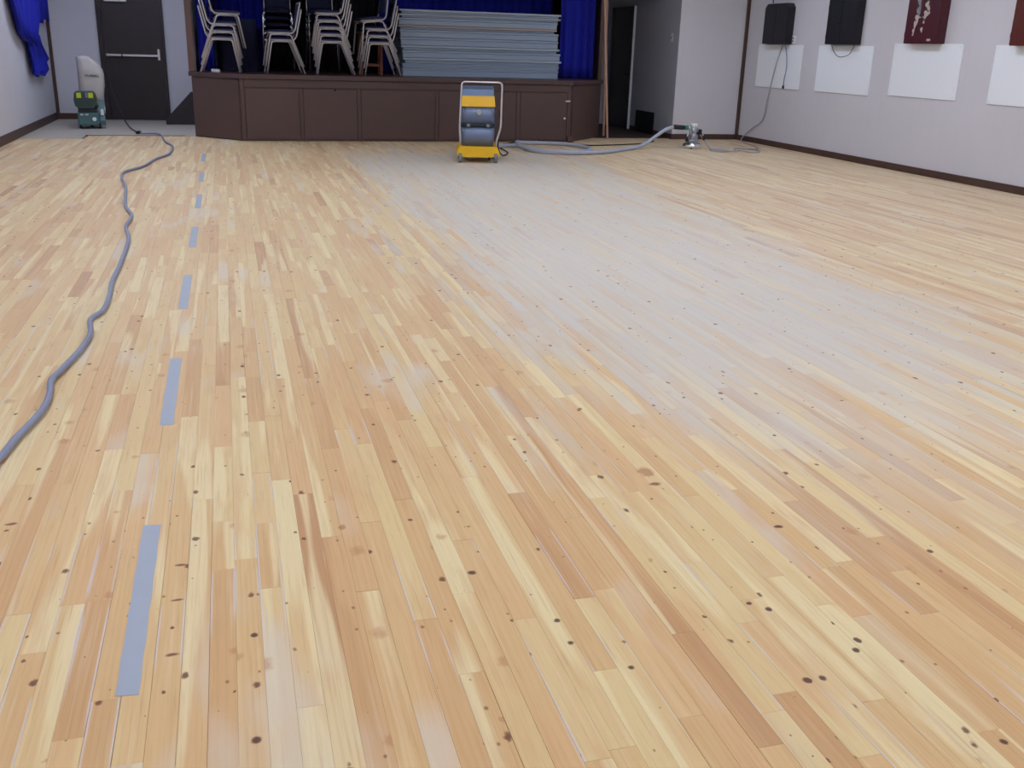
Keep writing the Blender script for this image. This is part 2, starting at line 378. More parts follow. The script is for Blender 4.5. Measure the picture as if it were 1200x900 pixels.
# -- baseboards and corner strips
bh = .085
struct(box_obj('baseboard_left', M['trim'], XL, XL+.018, YN, YB, 0, .115))
struct(box_obj('baseboard_right', M['trim'], XR-.018, XR, YN, YR, 0, bh))
struct(box_obj('baseboard_corner', M['trim'], XC, XR-.018, YR-.016, YR, 0, bh))
struct(box_obj('baseboard_alcove', M['trim'], XC-.016, XC, YR-.016, 17.12, 0, bh))
struct(box_obj('baseboard_back', M['trim'], XL+.018, -2.0, YB-.016, YB, 0, .10))
struct(box_obj('trim_2', M['trim'], XL, XL+.05, YB-.05, YB, .10, ZC))
struct(box_obj('trim_3', M['trim'], XR-.045, XR, YR-.045, YR, bh, ZC))

# -- ceiling lamps: recessed fluorescent panels, the room's own light, plus extras added to brighten the far left
g = G('lamp_diffuser'); g.put(g.p.inputs['Base Color'], (1, 1, 1)); g.put(g.p.inputs['Emission Color'], lin((216, 229, 255))); g.p.inputs['Emission Strength'].default_value = LAMP
for i, (lx, ly) in enumerate(LAMP_SPOTS):
    t = thing('ceiling_lamp', 'long white fluorescent panel lamp, unseen on the ceiling', 'lamp', (lx, ly, ZC), 0, 'ceiling lamps')
    MB().box(-.36, .36, -.65, .65, -.05, 0).build('housing', M['plate'], t); MB().box(-.32, .32, -.61, .61, -.062, -.051).build('diffuser', g.m, t)

# -- exit door in the far wall
d1 = struct(box_obj('door_1', M['doorm'], -1.92, -.985, YB-.045, YB-.002, .012, 2.05))
def part(name, mat, x0, x1, y0, y1, z0, z1, par, c=0.):
    """box part given in world coordinates under an unrotated parent"""
    l = par.location; p = par.parent
    while p: l = l+p.location; p = p.parent
    o = box_obj(name, mat, x0, x1, y0, y1, z0, z1, par, c); o.location = Vector(o.location)-l; return o
part('door_frame', M['frame'], -2.0, -1.925, YB-.06, YB, 0, 2.12, d1); part('door_frame', M['frame'], -.98, -.955, YB-.06, YB, 0, 2.12, d1); part('door_frame', M['frame'], -1.925, -.98, YB-.06, YB, 2.055, 2.12, d1)
part('threshold', M['frame'], -1.92, -.985, YB-.09, YB-.046, 0, .011, d1)
bar = part('push_bar', M['steel'], -1.90, -1.07, YB-.115, YB-.075, 1.035, 1.075, d1, .008)
part('end_bracket', M['steel'], -1.085, -1.045, YB-.10, YB-.046, .985, 1.165, bar, .006); part('end_bracket', M['steel'], -1.90, -1.86, YB-.075, YB-.046, 1.03, 1.08, bar, .004)
part('centre_joint', M['frame'], -1.66, -1.64, YB-.117, YB-.074, 1.033, 1.077, bar)
part('door_closer', M['steel'], -1.86, -1.50, YB-.115, YB-.046, 1.89, 1.955, d1, .012)
# -- dark door in the alcove wall
d2 = struct(box_obj('door_2', M['doorm'], XC-.03, XC-.002, 17.22, 18.16, .012, 2.06))
part('door_frame', M['frame'], XC-.04, XC, 18.165, 18.24, 0, 2.11, d2); part('door_frame', M['frame'], XC-.04, XC, 17.22, 18.165, 2.065, 2.11, d2)
part('edge_strip', M['plate'], XC-.035, XC, 17.175, 17.205, 0.02, 2.11, d2)
MB().lathe([(.012, 0), (.012, .03), (.028, .036), (.03, .055), (.018, .068)], 12, axis='x').build('door_knob', M['rubber'], d2, (-.015, -.39, .95)).rotation_euler = (0, 0, math.pi)

# ------------------------------------------------------------------ stage
YF = 14.71
stage = thing('stage', 'low brown painted stage with angled ends and cupboard doors in its front', 'stage', (2.6, YF, 0))
def sp(mb, name, mat, par=None):
    mb.v = [(x-2.6, y-YF, z) for x, y, z in mb.v]; return mb.build(name, mat, par or stage)
outline = [(-.47, 15.40), (.19, YF+.02), (5.05, YF+.02), (5.84, 15.58), (5.84, YB-.02), (-.38, YB-.02), (-.38, 15.5), (-.47, 15.5)]
sp(MB().prism(outline, .004, SH-.06, 'z'), 'body', M['brown'])
lip = [(-.51, 15.40), (.175, YF-.035), (5.065, YF-.035), (5.875, 15.575), (5.875, 15.59), (5.85, 15.59), (5.85, YB-.02), (-.39, YB-.02), (-.39, 15.51), (-.51, 15.51)]
sp(MB().prism(lip, SH-.058, SH, 'z'), 'platform', M['brownlip'])
def front_panel(name, x0, x1, z0, z1, p=.012):
    return sp(MB().box(x0, x1, YF+.02-p, YF+.02, z0, z1, .004), name, M['brown'])
front_panel('stile', .19, .235, .004, .84, .018); front_panel('rail', .24, 5.0, .735, .84, .018)
for x0, x1 in ((.245, .985), (1.045, 1.80), (1.86, 2.94), (3.0, 4.18), (4.25, 4.985)):
    front_panel('cupboard_door', x0, x1, .03, .722, .016)
for x0, x1 in ((.99, 1.04), (1.805, 1.855), (2.945, 2.995), (4.185, 4.245), (4.99, 5.045)): front_panel('stile', x0, x1, .004, .73, .012)
front_panel('kick_rail', .24, 4.985, .004, .026, .010)
sp(MB().box(4.955, 5.035, YF-.012, YF+.0, .595, .62, .003), 'hasp', M['steel'])
sp(MB().lathe([(.008, 0), (.008, -.02), (.018, -.026), (.018, -.036), (.01, -.042)], 12, 4.945, YF+.003, 'y', .355), 'knob', M['plate'])
sp(MB().lathe([(.016, .002), (.016, -.010), (.010, -.012)], 12, 1.49, YF+.003, 'y', .71), 'knob', M['rubber'])
sp(MB().box(5.0, 5.10, YF-.06, YF+.001, .004, .085, .01), 'corner_block', M['brown'])
# angled end boards, each with a stile
for (xa, ya), (xb, yb) in (((-.47, 15.40), (.19, YF+.02)), ((5.05, YF+.02), (5.84, 15.58))):
    a = Vector((xa, ya)); b = Vector((xb, yb)); d = (b-a).normalized(); n = Vector((d.y, -d.x))
    for t0, t1, z0, z1 in ((.03, .97, .02, .83),):
        p, q = a+(b-a)*t0, a+(b-a)*t1
        sp(MB().prism([tuple(p), tuple(p+n*.012), tuple(q+n*.012), tuple(q)], z0, z1, 'z'), 'end_board', M['brown'])
# post and timber of the stage opening
struct(MB().box(-.045, .045, -.05, .05, 0, ZC-SH-.001, .006).build('trim_4', M['post'], None, (-.455, 15.455, SH+.001)))
struct(MB().box(-.03, .03, -.03, .03, 0, ZC-SH-.001, .004).build('trim_5', M['trim'], None, (5.815, 15.62, SH+.001)))

def curtain(name, x0, x1, y, z0, z1, label, folds, amp, mat, seed):
    rr = random.Random(seed); n = folds*8; vs = []; fs = []; zs = [z0+(z1-z0)*k/8 for k in range(9)]
    ph = [rr.uniform(-.6, .6) for _ in range(folds+2)]; am = [rr.uniform(.6, 1.25) for _ in range(folds+2)]
    w_ = x1-x0
    for z in zs:
        for i in range(n+1):
            t = i/n; f = t*folds; k = int(f); e = f-k
            p = ph[k]*(1-e)+ph[k+1]*e; a = am[k]*(1-e)+am[k+1]*e
            low = 1-(z-z0)/(z1-z0)
            vs.append((t*w_-w_/2+.02*math.sin(3*low+k)*low, amp*a*math.sin(2*math.pi*f+p*(1+low)), z-z0))
    for j in range(8):
        for i in range(n): fs.append((j*(n+1)+i, j*(n+1)+i+1, (j+1)*(n+1)+i+1, (j+1)*(n+1)+i))
    mb = MB(); mb.add(vs, fs, True); o = mb.build(name, mat, None, ((x0+x1)/2, y, z0))
    s = o.modifiers.new('thick', 'SOLIDIFY'); s.thickness = .006
    return tag(o, label, 'curtain')
curtain('stage_curtain', 2.42, 5.35, 16.75, SH+.01, 2.9, 'wide blue pleated backdrop curtain behind the grey tables', 15, .045, M['blue'], 1)
curtain('stage_curtain', .62, 2.62, 17.0, SH+.01, 2.9, 'near-black pleated sheet added as backstage shade behind the chair stacks', 11, .04, M['dark'], 4)  # added sheet, its dark colour stands for the unlit backstage
curtain('stage_curtain', -.1, .66, 16.75, SH+.01, 2.9, 'blue curtain panel behind the dark-clothed table', 5, .045, M['blue'], 5)
curtain('stage_curtain', 5.20, 5.80, 15.85, SH+.01, 2.9, 'narrow blue side curtain hanging beside the leaning timbers', 4, .04, M['blue'], 2)
curtain('stage_curtain', -.36, -.12, 15.72, SH+.01, 2.9, 'narrow blue side curtain behind the brown post', 3, .03, M['blue'], 3)

# stair stringer beside the stage
st = thing('stage_steps', 'small dark wooden steps with sloping side against stage side', 'steps', (-.74, 17.55, .003))
MB().prism([(-.24, 0), (-.24, .10), (-.20, .12), (.155, .49), (.232, .49), (.232, 0)], -.02, .02, 'y').build('stringer', M['frame'], st)
MB().prism([(-.20, 0), (-.20, .12), (.155, .49), (.232, .49), (.232, 0)], .68, .72, 'y').build('stringer', M['frame'], st)
for k in range(3): MB().box(-.19+.12*k, -.05+.12*k+.04, .022, .678, .09+.12*k, .115+.12*k, .004).build('tread', M['trim'], st)

# ------------------------------------------------------------------ stack of grey tables
slabs = [(.058, 0, .0, 1), (.050, -.005, .012, 1), (.10, -.045, .03, 0), (.058, -.05, .04, 2), (.105, -.02, .03, 0), (.11, -.015, .04, 0), (.065, 0, .03, 1), (.105, .02, .03, 0), (.075, .03, .0, 1), (.062, .0, .02, 0), (.118, .0, .03, 0)]
ordn = ['topmost', 'second from the top', 'third from the top', 'fourth from the top', 'fifth from the top', 'middle one', 'fifth from the bottom', 'fourth from the bottom', 'third from the bottom', 'second from the bottom', 'lowest, resting on the stage']
tot = sum(s[0] for s in slabs)+.004*len(slabs); z = SH+tot*1.0
for i, (h, dx, dy, kind) in enumerate(slabs):
    z -= h+.004
    x0, x1, y0, y1 = 2.535+dx*.5+.004*i, 5.05+dx, 15.36+dy, 16.10+dy
    t = thing('folding_table', 'grey folded table lying flat in the stack, '+ordn[i], 'table', ((x0+x1)/2, (y0+y1)/2, z+.002), 0, 'grey folded tables stacked on the stage')
    hx, hy = (x1-x0)/2, (y1-y0)/2; th = min(.032, h*.5)
    MB().box(-hx, hx, -hy, hy, h-th, h, .006).build('tabletop', M['rust'] if kind == 2 else (M['greyrim'] if kind == 1 else M['greytab']), t)
    in_ = .010 if kind == 0 else .035
    MB().box(-hx+in_, hx-in_, -hy+in_, hy-in_, 0, h-th-.0005, .004).build('apron', M['greytab'], t)

# ------------------------------------------------------------------ stacking chairs
def make_chair(name, label, tube, pad, group):
    """faces -x, base at origin"""
    t = thing(name, label, 'chair', (0, 0, 0), 0, group); r = .0115
    for s in (-1, 1):
        y = s*.205
        MB().tube(rounded([(-.265, y*1.06, 0), (-.185, y, .425), (-.13, y, .432)], .035), r).build('leg', tube, t)
        MB().tube([(-.135, y, .432), (.05, y, .432)], r).build('seat_rail', tube, t)
        MB().tube(rounded([(.045, y, .432), (.10, y, .425), (.265, y*1.06, 0)], .04), r).build('leg', tube, t)
    MB().tube(rounded([(-.21, -.19, .449), (.125, -.19, .449), (.165, -.19, .50), (.245, -.19, .86), (.245, .19, .86), (.165, .19, .50), (.125, .19, .449), (-.21, .19, .449)], .035), r*.95).build('back_frame', tube, t)
    # seat: padded, crowned
    n = 8; vs = []; fs = []
    for j in range(n+1):
        for i in range(n+1):
            a, b = i/n*2-1, j/n*2-1; e = max(abs(a), abs(b)); vs.append((-.035+a*.185, b*.178, .478+.022*(1-e**4)))
    for j in range(n):
        for i in range(n): k = j*(n+1)+i; fs.append((k, k+1, k+n+2, k+n+1))
    mb = MB(); mb.add(vs, fs, True); mb.box(-.22, .15, -.178, .178, .459, .479, .006); mb.build('seat', pad, t)
    mb = MB(); vs = []; fs = []
    for sd, off in ((0, -.012), (1, .008)):
        for j in range(7):
            for i in range(7):
                a, b = i/6*2-1, j/6*2-1; e = max(abs(a), abs(b)); z_ = .69+b*.155
                vs.append((.165+.08*(z_-.5)/.36+off+(-.008 if sd == 0 else 0)*(1-e**4), a*.176, z_))
    for sd in (0, 1):
        for j in range(6):
            for i in range(6): k = sd*49+j*7+i; fs.append((k, k+1, k+8, k+7))
    rim = [i for i in range(7)]+[7*j+6 for j in range(1, 7)]+[42+i for i in range(5, -1, -1)]+[7*j for j in range(5, 0, -1)]
    for a, b in zip(rim, rim[1:]+rim[:1]): fs.append((a, b, 49+b, 49+a))
    mb.add(vs, fs, True); mb.build('backrest', pad, t)
    return t
GRP = 'padded stacking chairs on the stage'
posn = {2: ['bottom of', 'top of'], 4: ['bottom of', 'second up in', 'third up in', 'top of'], 5: ['bottom of', 'second up in', 'third up in', 'fourth up in', 'top of']}
ivory = make_chair('stacking_chair', 'x', M['beige'], M['navyv'], GRP); chrome = make_chair('stacking_chair', 'x', M['chrome'], M['navy'], GRP)
used = {}
def stack(proto, x, y, n, rz, where, dx=-.014, dz=.093, top=None):
    for k in range(n):
        lx = dx*k; loc = Vector((x+lx*math.cos(rz), y+lx*math.sin(rz), SH+.012+dz*k)); rot = (0, 0, rz)
        if top and k == n-1: loc += Vector(top[0]); rot = (0, top[1], rz+top[2])
        lab = ('ivory-framed' if proto is ivory else 'chrome-framed')+' navy stacking chair, '+posn[n][k]+' '+where
        if id(proto) not in used: used[id(proto)] = 1; proto.location = loc; proto.rotation_euler = rot; proto['label'] = lab
        else: dup(proto, loc, rot, lab)
stack(ivory, -.05, 15.22, 4, math.pi-.06, 'the stack beside the brown post', top=((.03, .02, .045), 0, .12))
stack(ivory, .83, 15.2, 2, .05, 'the low stack beside the dark-clothed table')
stack(ivory, 1.55, 15.16, 5, -.04, 'the tall stack of five')
stack(ivory, 2.21, 15.2, 4, .06, 'the stack next to the grey tables', top=((-.03, 0, .03), -.09, .1))
stack(chrome, .80, 15.95, 5, math.pi/2-.05, 'the stack behind the low ivory stack', dx=-.012)
stack(chrome, 1.43, 15.85, 5, math.pi/2+.04, 'the stack behind the tall stack of five', dx=-.012)
# table under a dark cloth
t = thing('cloth_covered_table', 'table covered to the floor by dark navy cloth, behind chairs', 'table', (.22, 16.2, SH+.002))
MB().box(-.24, .24, -.26, .26, .71, .735, .004).build('tabletop', M['stool'], t)
for a in (-1, 1):
    for b in (-1, 1): MB().box(a*.21-.02, a*.21+.02, b*.23-.02, b*.23+.02, 0, .709).build('leg', M['stool'], t)
vs = []; fs = []; n = 64
for lv, (zz, ex) in enumerate(((.742, .0), (.735, .012), (.4, .03), (.004, .05))):
    for k in range(n):
        a = 2*math.pi*k/n; c, s_ = math.cos(a), math.sin(a); q = max(abs(c), abs(s_)); f = ex*(.7+.5*math.sin(11*a))
        vs.append((c/q*(.25+f), s_/q*(.27+f), zz))
for j in range(3):
    for k in range(n): fs.append((j*n+k, j*n+(k+1) % n, (j+1)*n+(k+1) % n, (j+1)*n+k))
fs.append(tuple(range(n))); mb = MB(); mb.add(vs, fs, True)
tag(mb.build('tablecloth', M['navy'], None, (.22, 16.2, SH+.002)), 'dark navy cloth hanging to the floor over small table', 'tablecloth')
# wooden stool behind the fourth stack
t = thing('wooden_stool', 'brown wooden stool with square legs behind chair stack', 'stool', (2.14, 15.72, SH+.001))
for a in (-1, 1):
    for b in (-1, 1): MB().box(a*.15-.021, a*.15+.021, b*.12-.018, b*.12+.018, 0, .58, .003).build('leg', M['stool'], t)
for b in (-1, 1): MB().box(-.128, .128, b*.12-.009, b*.12+.009, .12, .16, .003).build('stretcher', M['stool'], t)
for a in (-1, 1): MB().box(a*.15-.009, a*.15+.009, -.10, .10, .20, .235, .003).build('stretcher', M['stool'], t)
MB().box(-.19, .19, -.16, .16, .581, .615, .008).build('seat', M['stool'], t)
t = thing('white_box', 'small flat white carton on the stage under the chairs', 'box', (-.13, 15.34, SH+.001))
MB().box(-.06, .06, -.05, .05, 0, .03, .004).build('carton', M['plate'], t); MB().box(-.063, .063, -.053, .053, .0305, .04, .003).build('lid', M['plate'], t)

# ------------------------------------------------------------------ leaning timbers
def timber(a, b, w1, w2, label):
    a, b = Vector(a), Vector(b); d = b-a; o = MB().box(-w1/2, w1/2, -w2/2, w2/2, 0, d.length, .004).build('timber_batten', M['wood'], None, a)
    o.rotation_euler = d.to_track_quat('Z', 'Y').to_euler(); tag(o, label, 'timber', 'timbers leaning at the stage end'); return o
timber((5.90, 15.30, .004), (5.715, 15.383, 2.6), .048, .03, 'long pale timber batten leaning on the stage end, reaching the floor in front')
timber((6.02, 15.80, .006), (5.866, 15.60, 2.25), .035, .03, 'thinner pale timber batten leaning behind the longer one')

# ------------------------------------------------------------------ blue drape on the left wall
def drape():
    root = thing('blue_drape', 'royal blue drape bunched up on the left wall by the corner', 'curtain', (XL, 16.9, .75))
    def sheet(name, rows_, folds, amp, seed, base):
        rr = random.Random(seed); n = 48; vs = []; fs = []
        ph = rr.uniform(0, 6)
        for (z_, ya, yb) in rows_:
            for i in range(n+1):
                t = i/n; y = ya+(yb-ya)*t
                x = base+amp*(1+math.sin(2*math.pi*folds*t+ph+.6*math.sin(5*t)))*.5+.012*math.sin(9*z_+7*t)
                zz = z_+(.03*math.sin(2*math.pi*folds*t*.5+1) if z_ == rows_[-1][0] else 0)
                vs.append((x, y-16.9, zz-.75))
        for j in range(len(rows_)-1):
            for i in range(n): k = j*(n+1)+i; fs.append((k, k+1, k+n+2, k+n+1))
        mb = MB(); mb.add(vs, fs, True); o = mb.build(name, M['blue'], root); s = o.modifiers.new('thick', 'SOLIDIFY'); s.thickness = .012
    sheet('swag', [(2.55, 14.95, 17.6), (2.1, 15.1, 17.55), (1.77, 15.30, 17.5), (1.60, 15.38, 17.4), (1.48, 15.5, 17.2), (1.37, 15.62, 17.1), (1.29, 15.86, 17.1), (1.22, 16.22, 17.15)], 6, .09, 1, .04)
    sheet('back_panel', [(2.55, 17.5, 18.46), (1.9, 17.35, 18.42), (1.54, 17.1, 18.26)], 3, .06, 2, .05)
    sheet('tail', [(1.34, 16.1, 17.12), (1.2, 16.22, 17.35), (1.06, 16.27, 17.65), (.985, 16.29, 17.8), (.94, 16.3, 17.5), (.83, 16.31, 17.58), (.775, 16.33, 17.15)], 3, .06, 3, .05)
    MB().tube([(.09, -2.0, 1.80), (.09, 1.56, 1.80)], .014).build('rod', M['frame'], root)
    for y in (-1.9, .2, 1.5): MB().box(0.001, .09, y-.01, y+.01, 1.79, 1.81).build('bracket', M['frame'], root)
drape()
t = thing('wall_outlet', 'small tan outlet plate on left wall beside the blue drape', 'outlet', (XL, 17.75, 1.20))
MB().box(.001, .008, -.04, .04, 0, .12, .002).build('plate', M['wood'], t); MB().box(.0085, .011, -.018, .018, .02, .05, .001).build('socket', M['plate'], t); MB().box(.0085, .011, -.018, .018, .07, .10, .001).build('socket', M['plate'], t)

# ------------------------------------------------------------------ right wall: white boards, dart cabinets
bnames = ['below the chamfered black cabinet', 'below the square black cabinet', 'below the maroon cabinet', 'below the red-brown cabinet']
for (y0, y1, z0, z1), lb in zip(((13.545, 14.845, .878, 1.512), (11.815, 13.11, .882, 1.508), (10.11, 11.385, .91, 1.54), (8.30, 9.585, .905, 1.53)), bnames):
    t = thing('white_board', 'white wall board '+lb, 'board', (XR, (y0+y1)/2, z0), 0, 'white boards on the right wall')
    hy = (y1-y0)/2; MB().box(-.016, -.001, -hy, hy, 0, z1-z0, .002).build('panel', M['white'], t)
    for a in (-1, 1):
        for zz in (.03, z1-z0-.03): MB().lathe([(.005, -.0165), (.005, -.0175), (.003, -.0185)], 8, axis='x', cy=a*(hy-.04), cz=zz).build('screw', M['screw'], t)
def cabinet(name, label, y0, y1, z0, z1, mat, cham, depth=.11):
    cy = (y0+y1)/2; t = thing(name, label, 'cabinet', (XR, cy, z0), 0, 'dart cabinets on the right wall'); hy = (y1-y0)/2; h = z1-z0
    poly = [(-hy, 0), (hy, 0), (hy, h-cham), (hy-cham*1.1, h), (-hy+cham*1.1, h), (-hy, h-cham)] if cham else [(-hy, 0), (hy, 0), (hy, h), (-hy, h)]
    MB().prism(poly, -depth, -.001, 'x').build('body', mat, t)
    doors = []
    for s in (-1, 1):
        a, b = (.004, hy-.004) if s > 0 else (-hy+.004, -.004)
        if cham:
            pl = [(a, .006), (b, .006)]+([(b, h-cham), (b-cham, h-.006), (a, h-.006)] if s > 0 else [(b, h-.006), (a+cham, h-.006), (a, h-cham)])
            d = MB().prism(pl, -depth-.016, -depth-.001, 'x').build('door', mat, t)
        else: d = MB().box(-depth-.016, -depth-.001, a, b, .006, h-.006, .003).build('door', mat, t)
        MB().lathe([(.006, -depth-.017), (.006, -depth-.026), (.011, -depth-.03), (.008, -depth-.038)], 10, axis='x', cy=s*.03, cz=h*.45).build('knob', M['screw'] if mat is M['maroon'] else mat, d)
        for zz in (.08, h-.14): MB().box(-depth-.012, -depth+.02, s*hy-.004, s*hy+.004, zz, zz+.05).build('hinge', mat, t)
        doors.append(d)
    return t, doors, h, hy, depth
cab1 = cabinet('dart_cabinet', 'black wall cabinet with chamfered top corners and hanging cords', 13.885, 14.565, 1.522, 2.10, M['black'], .06)[0]
cab2 = cabinet('dart_cabinet', 'square-topped black wall cabinet with a drooping wire beneath', 12.14, 12.815, 1.522, 2.115, M['black'], 0)[0]
t, drs, h, hy, dp = cabinet('dart_cabinet', 'maroon wall cabinet with pale print on its two doors', 10.465, 11.075, 1.537, 2.20, M['maroon'], 0)
rr = random.Random(8)
def blot(par, y, z, ry, rz, mat, name='print'):
    n = 11; ph = rr.uniform(0, 6); poly = []
    for k in range(n):
        a = 2*math.pi*k/n; q = 1+.28*math.sin(3*a+ph)+.15*rr.uniform(-1, 1); poly.append((y+ry*q*math.cos(a), z+rz*q*math.sin(a)))
    MB().prism(poly, -dp-.0175, -dp-.0165, 'x').build(name, mat, par)
# y+ is farther from the camera (left in view)
for (y, z, a, b, mt) in ((.09, .50, .035, .09, 'paled'), (.085, .38, .035, .07, 'paled'), (.10, .29, .035, .05, 'pale'), (.12, .22, .03, .04, 'pale'), (.135, .145, .02, .03, 'pale'), (.14, .105, .013, .016, 'pale')): blot(drs[1], y, z, a, b, M[mt])
for (y, z, a, b, mt) in ((-.075, .52, .035, .03, 'pale'), (-.055, .44, .035, .04, 'pale'), (-.09, .40, .022, .03, 'pale'), (-.05, .33, .04, .045, 'pale'), (-.105, .35, .018, .022, 'pale'), (-.03, .245, .016, .02, 'pale'), (-.012, .16, .02, .03, 'pale')): blot(drs[0], y, z, a, b, M[mt])
MB().box(-dp-.0178, -dp-.0165, -.20, -.135, .03, .055).build('label_plate', M['pale'], drs[0])
cabinet('dart_cabinet', 'red-brown wall cabinet above the fourth white board from the corner', 8.66, 9.28, 1.522, 2.18, M['redbrown'], 0)
# wires hanging below the cabinets
def cord(name, pts, r, mat, label, cat='cord', k=6, n=7, group=None, par=None):
    P = spline(pts, k); b = P[0].copy(); o = MB().tube([p-b for p in P], r, n).build(name, mat, None, b)
    if par is None: return tag(o, label, cat, group)
    o.parent = par; o.matrix_parent_inverse = par.matrix_basis.inverted(); o['label'] = label; return o
cord('wire', [(XR-.05, 12.76, 1.52), (XR-.05, 12.66, 1.42), (XR-.05, 12.55, 1.365), (XR-.05, 12.42, 1.365), (XR-.05, 12.28, 1.41), (XR-.05, 12.2, 1.52)], .0045, M['rubber'], 'thin black drooping wire', par=cab2)
pc = cord('power_cord', [(XR-.05, 14.0, 1.52), (XR-.026, 13.97, 1.40), (XR-.026, 13.92, 1.2), (XR-.026, 13.95, 1.02), (XR-.026, 13.955, .93)], .007, M['cable'], 'short grey cord', par=cab1)
MB().lathe([(.006, 0), (.016, .005), (.016, .035), (.008, .055)], 10).build('plug', M['rubber'], pc, (.024, -.045, .875-1.52))['label'] = 'black plug'
cord('lead', [(XR-.05, 14.48, 2.11), (XR-.05, 14.5, 2.3), (XR-.03, 14.5, 2.7), (XR-.02, 14.5, 3.09)], .008, M['rubber'], 'black cord', par=cab1)
t = thing('wall_outlet', 'white outlet box beside the chamfered black cabinet', 'outlet', (XR, 13.82, 1.53))
MB().box(-.03, -.001, -.03, .03, 0, .11, .004).build('plate', M['plate'], t); MB().box(-.033, -.0305, -.016, .016, .02, .045, .001).build('socket', M['grille'], t); MB().box(-.033, -.0305, -.016, .016, .065, .09, .001).build('socket', M['grille'], t)

# alcove wall: switch and floor grille
t = thing('light_switch', 'white light switch on the grey alcove wall near the corner', 'switch', (XC, 15.58, 1.52))
MB().box(-.008, -.001, -.04, .04, 0, .13, .002).build('plate', M['plate'], t); MB().box(-.018, -.0085, -.008, .008, .05, .08, .002).build('toggle', M['rubber'], t)
t = thing('floor_grille', 'black heating grille low on the grey alcove wall', 'grille', (XC-.018, 16.44, .01))
MB().box(-.012, 0, -.40, .40, 0, .365, .004).build('frame', M['grille'], t)
for k in range(9): MB().box(-.022, -.0125, -.37, .37, .025+.036*k, .042+.036*k, .002).build('louvre', M['grille'], t)

# ------------------------------------------------------------------ drum sander by the door
sd = thing('drum_sander', 'green drum floor sander with cream dust bag near the exit door', 'sander', (-2.03, 16.75, .003), .10)
mb = MB(); mb.prism([(-.185, .05), (-.185, .20), (-.165, .30), (.11, .30), (.125, .20), (.125, .05)], -.16, .30, 'y'); mb.build('body', M['green'], sd)
MB().box(-.175, .115, -.185, -.1605, .06, .235, .012).build('drum_cover', M['green'], sd)
MB().box(-.165, .10, -.176, -.1605, .245, .30, .006).build('cover_slot', M['band'], sd)
mb = MB(); mb.prism([(-.20, .34), (-.215, .42), (-.20, .52), (-.17, .545), (.07, .545), (.10, .51), (.115, .42), (.09, .34), (.05, .302), (-.16, .302)], -.20, .10, 'y'); mot = mb.build('motor_housing', M['dgreen'], sd)
for x in (-.135, .03): MB().box(x-.033, x+.033, -.2035, -.2005, .455, .53, .001).build('sticker', M['lime'], mot)
MB().box(-.045, -.012, -.2035, -.2005, .46, .535, .001).build('blue_sticker', M['lidm'], mot)
mb = MB(); mb.prism([(-.13, .05), (-.15, .12), (-.06, .40), (.02, .42), (.16, .12), (.14, .05)], .13, .205, 'x'); hs = mb.build('belt_housing', M['green'], sd)
MB().lathe([(.035, .206), (.035, .214), (.02, .22)], 14, axis='x', cz=.28, cy=-.02).build('belt_cap', M['plate'], hs)
MB().box(.146, .19, -.142, -.1305, .20, .29, .004).build('maker_plate', M['plate'], hs)
for x in (-.12, -.05): MB().box(x-.022, x+.022, -.189, -.1855, .20, .222, .002).build('clamp', M['steel'], sd)
MB().lathe([(.03, -.186), (.03, -.191), (.02, -.193)], 14, axis='y', cx=.05, cz=.145).build('maker_badge', M['plate'], sd)
for x in (-.15, .12): MB().lathe([(.02, x-.016), (.048, x-.014), (.048, x+.014), (.02, x+.016)], 16, axis='x', cy=-.12, cz=.05).build('wheel', M['rubber'], sd)
MB().lathe([(.02, -.03), (.05, -.026), (.05, .026), (.02, .03)], 16, axis='x', cy=.27, cz=.05, cx=.0).build('wheel', M['rubber'], sd)
# dust bag: tall soft sack with slanting shoulder
vs = []; fs = []; n = 24
prof = [(.30, .09, .08, .0), (.34, .15, .12, .0), (.48, .175, .135, .0), (.62, .185, .14, .01), (.78, .187, .14, .012), (.86, .18, .135, .004), (.93, .155, .12, -.02), (.99, .125, .11, -.05), (1.03, .10, .10, -.075), (1.048, .085, .085, -.085), (1.054, .05, .05, -.085)]
for z_, rx, ry, ox in prof:
    for k in range(n):
        a = 2*math.pi*k/n; c, s_ = math.cos(a), math.sin(a); q = (abs(c)**3+abs(s_)**3)**(-1/3)
        vs.append((.045+ox+rx*c*q*(1+.02*math.sin(5*a+z_*9)), .24+ry*s_*q, z_))
for j in range(len(prof)-1):
    for k in range(n): fs.append((j*n+k, j*n+(k+1) % n, (j+1)*n+(k+1) % n, (j+1)*n+k))
fs += [tuple(range(n)), tuple(range(len(vs)-n, len(vs)))]
mb = MB(); mb.add(vs, fs, True); bag = mb.build('dust_bag', M['bag'], sd)
MB().tube([(.02, .27, .29), (.04, .24, .33)], .06, 14).build('dust_pipe', M['dgreen'], sd)
def lettering(txt, size, mat, par, loc, rot):
    cu = bpy.data.curves.new('lettering', 'FONT'); cu.body = txt; cu.size = size; cu.extrude = .002; cu.align_x = 'CENTER'; cu.align_y = 'CENTER'; cu.offset = size*.02; cu.resolution_u = 3
    o = bpy.data.objects.new('tmp', cu); C.objects.link(o); dg = bpy.context.evaluated_depsgraph_get(); me = bpy.data.meshes.new_from_object(o.evaluated_get(dg))
    bpy.data.objects.remove(o); me.materials.clear(); me.materials.append(mat); q = bpy.data.objects.new('lettering', me); C.objects.link(q); q.parent = par; q.location = loc; q.rotation_euler = rot
    return q
lettering('HUMMEL', .052, M['ink'], bag, (.075, .0945, .765), (math.pi/2, .06, 0))
# handle tube and switch box
MB().tube(rounded([(.0, .36, .25), (.0, .42, .50), (.0, .43, .88), (.15, .43, .92)], .05), .013).build('handle', M['dgreen'], sd)

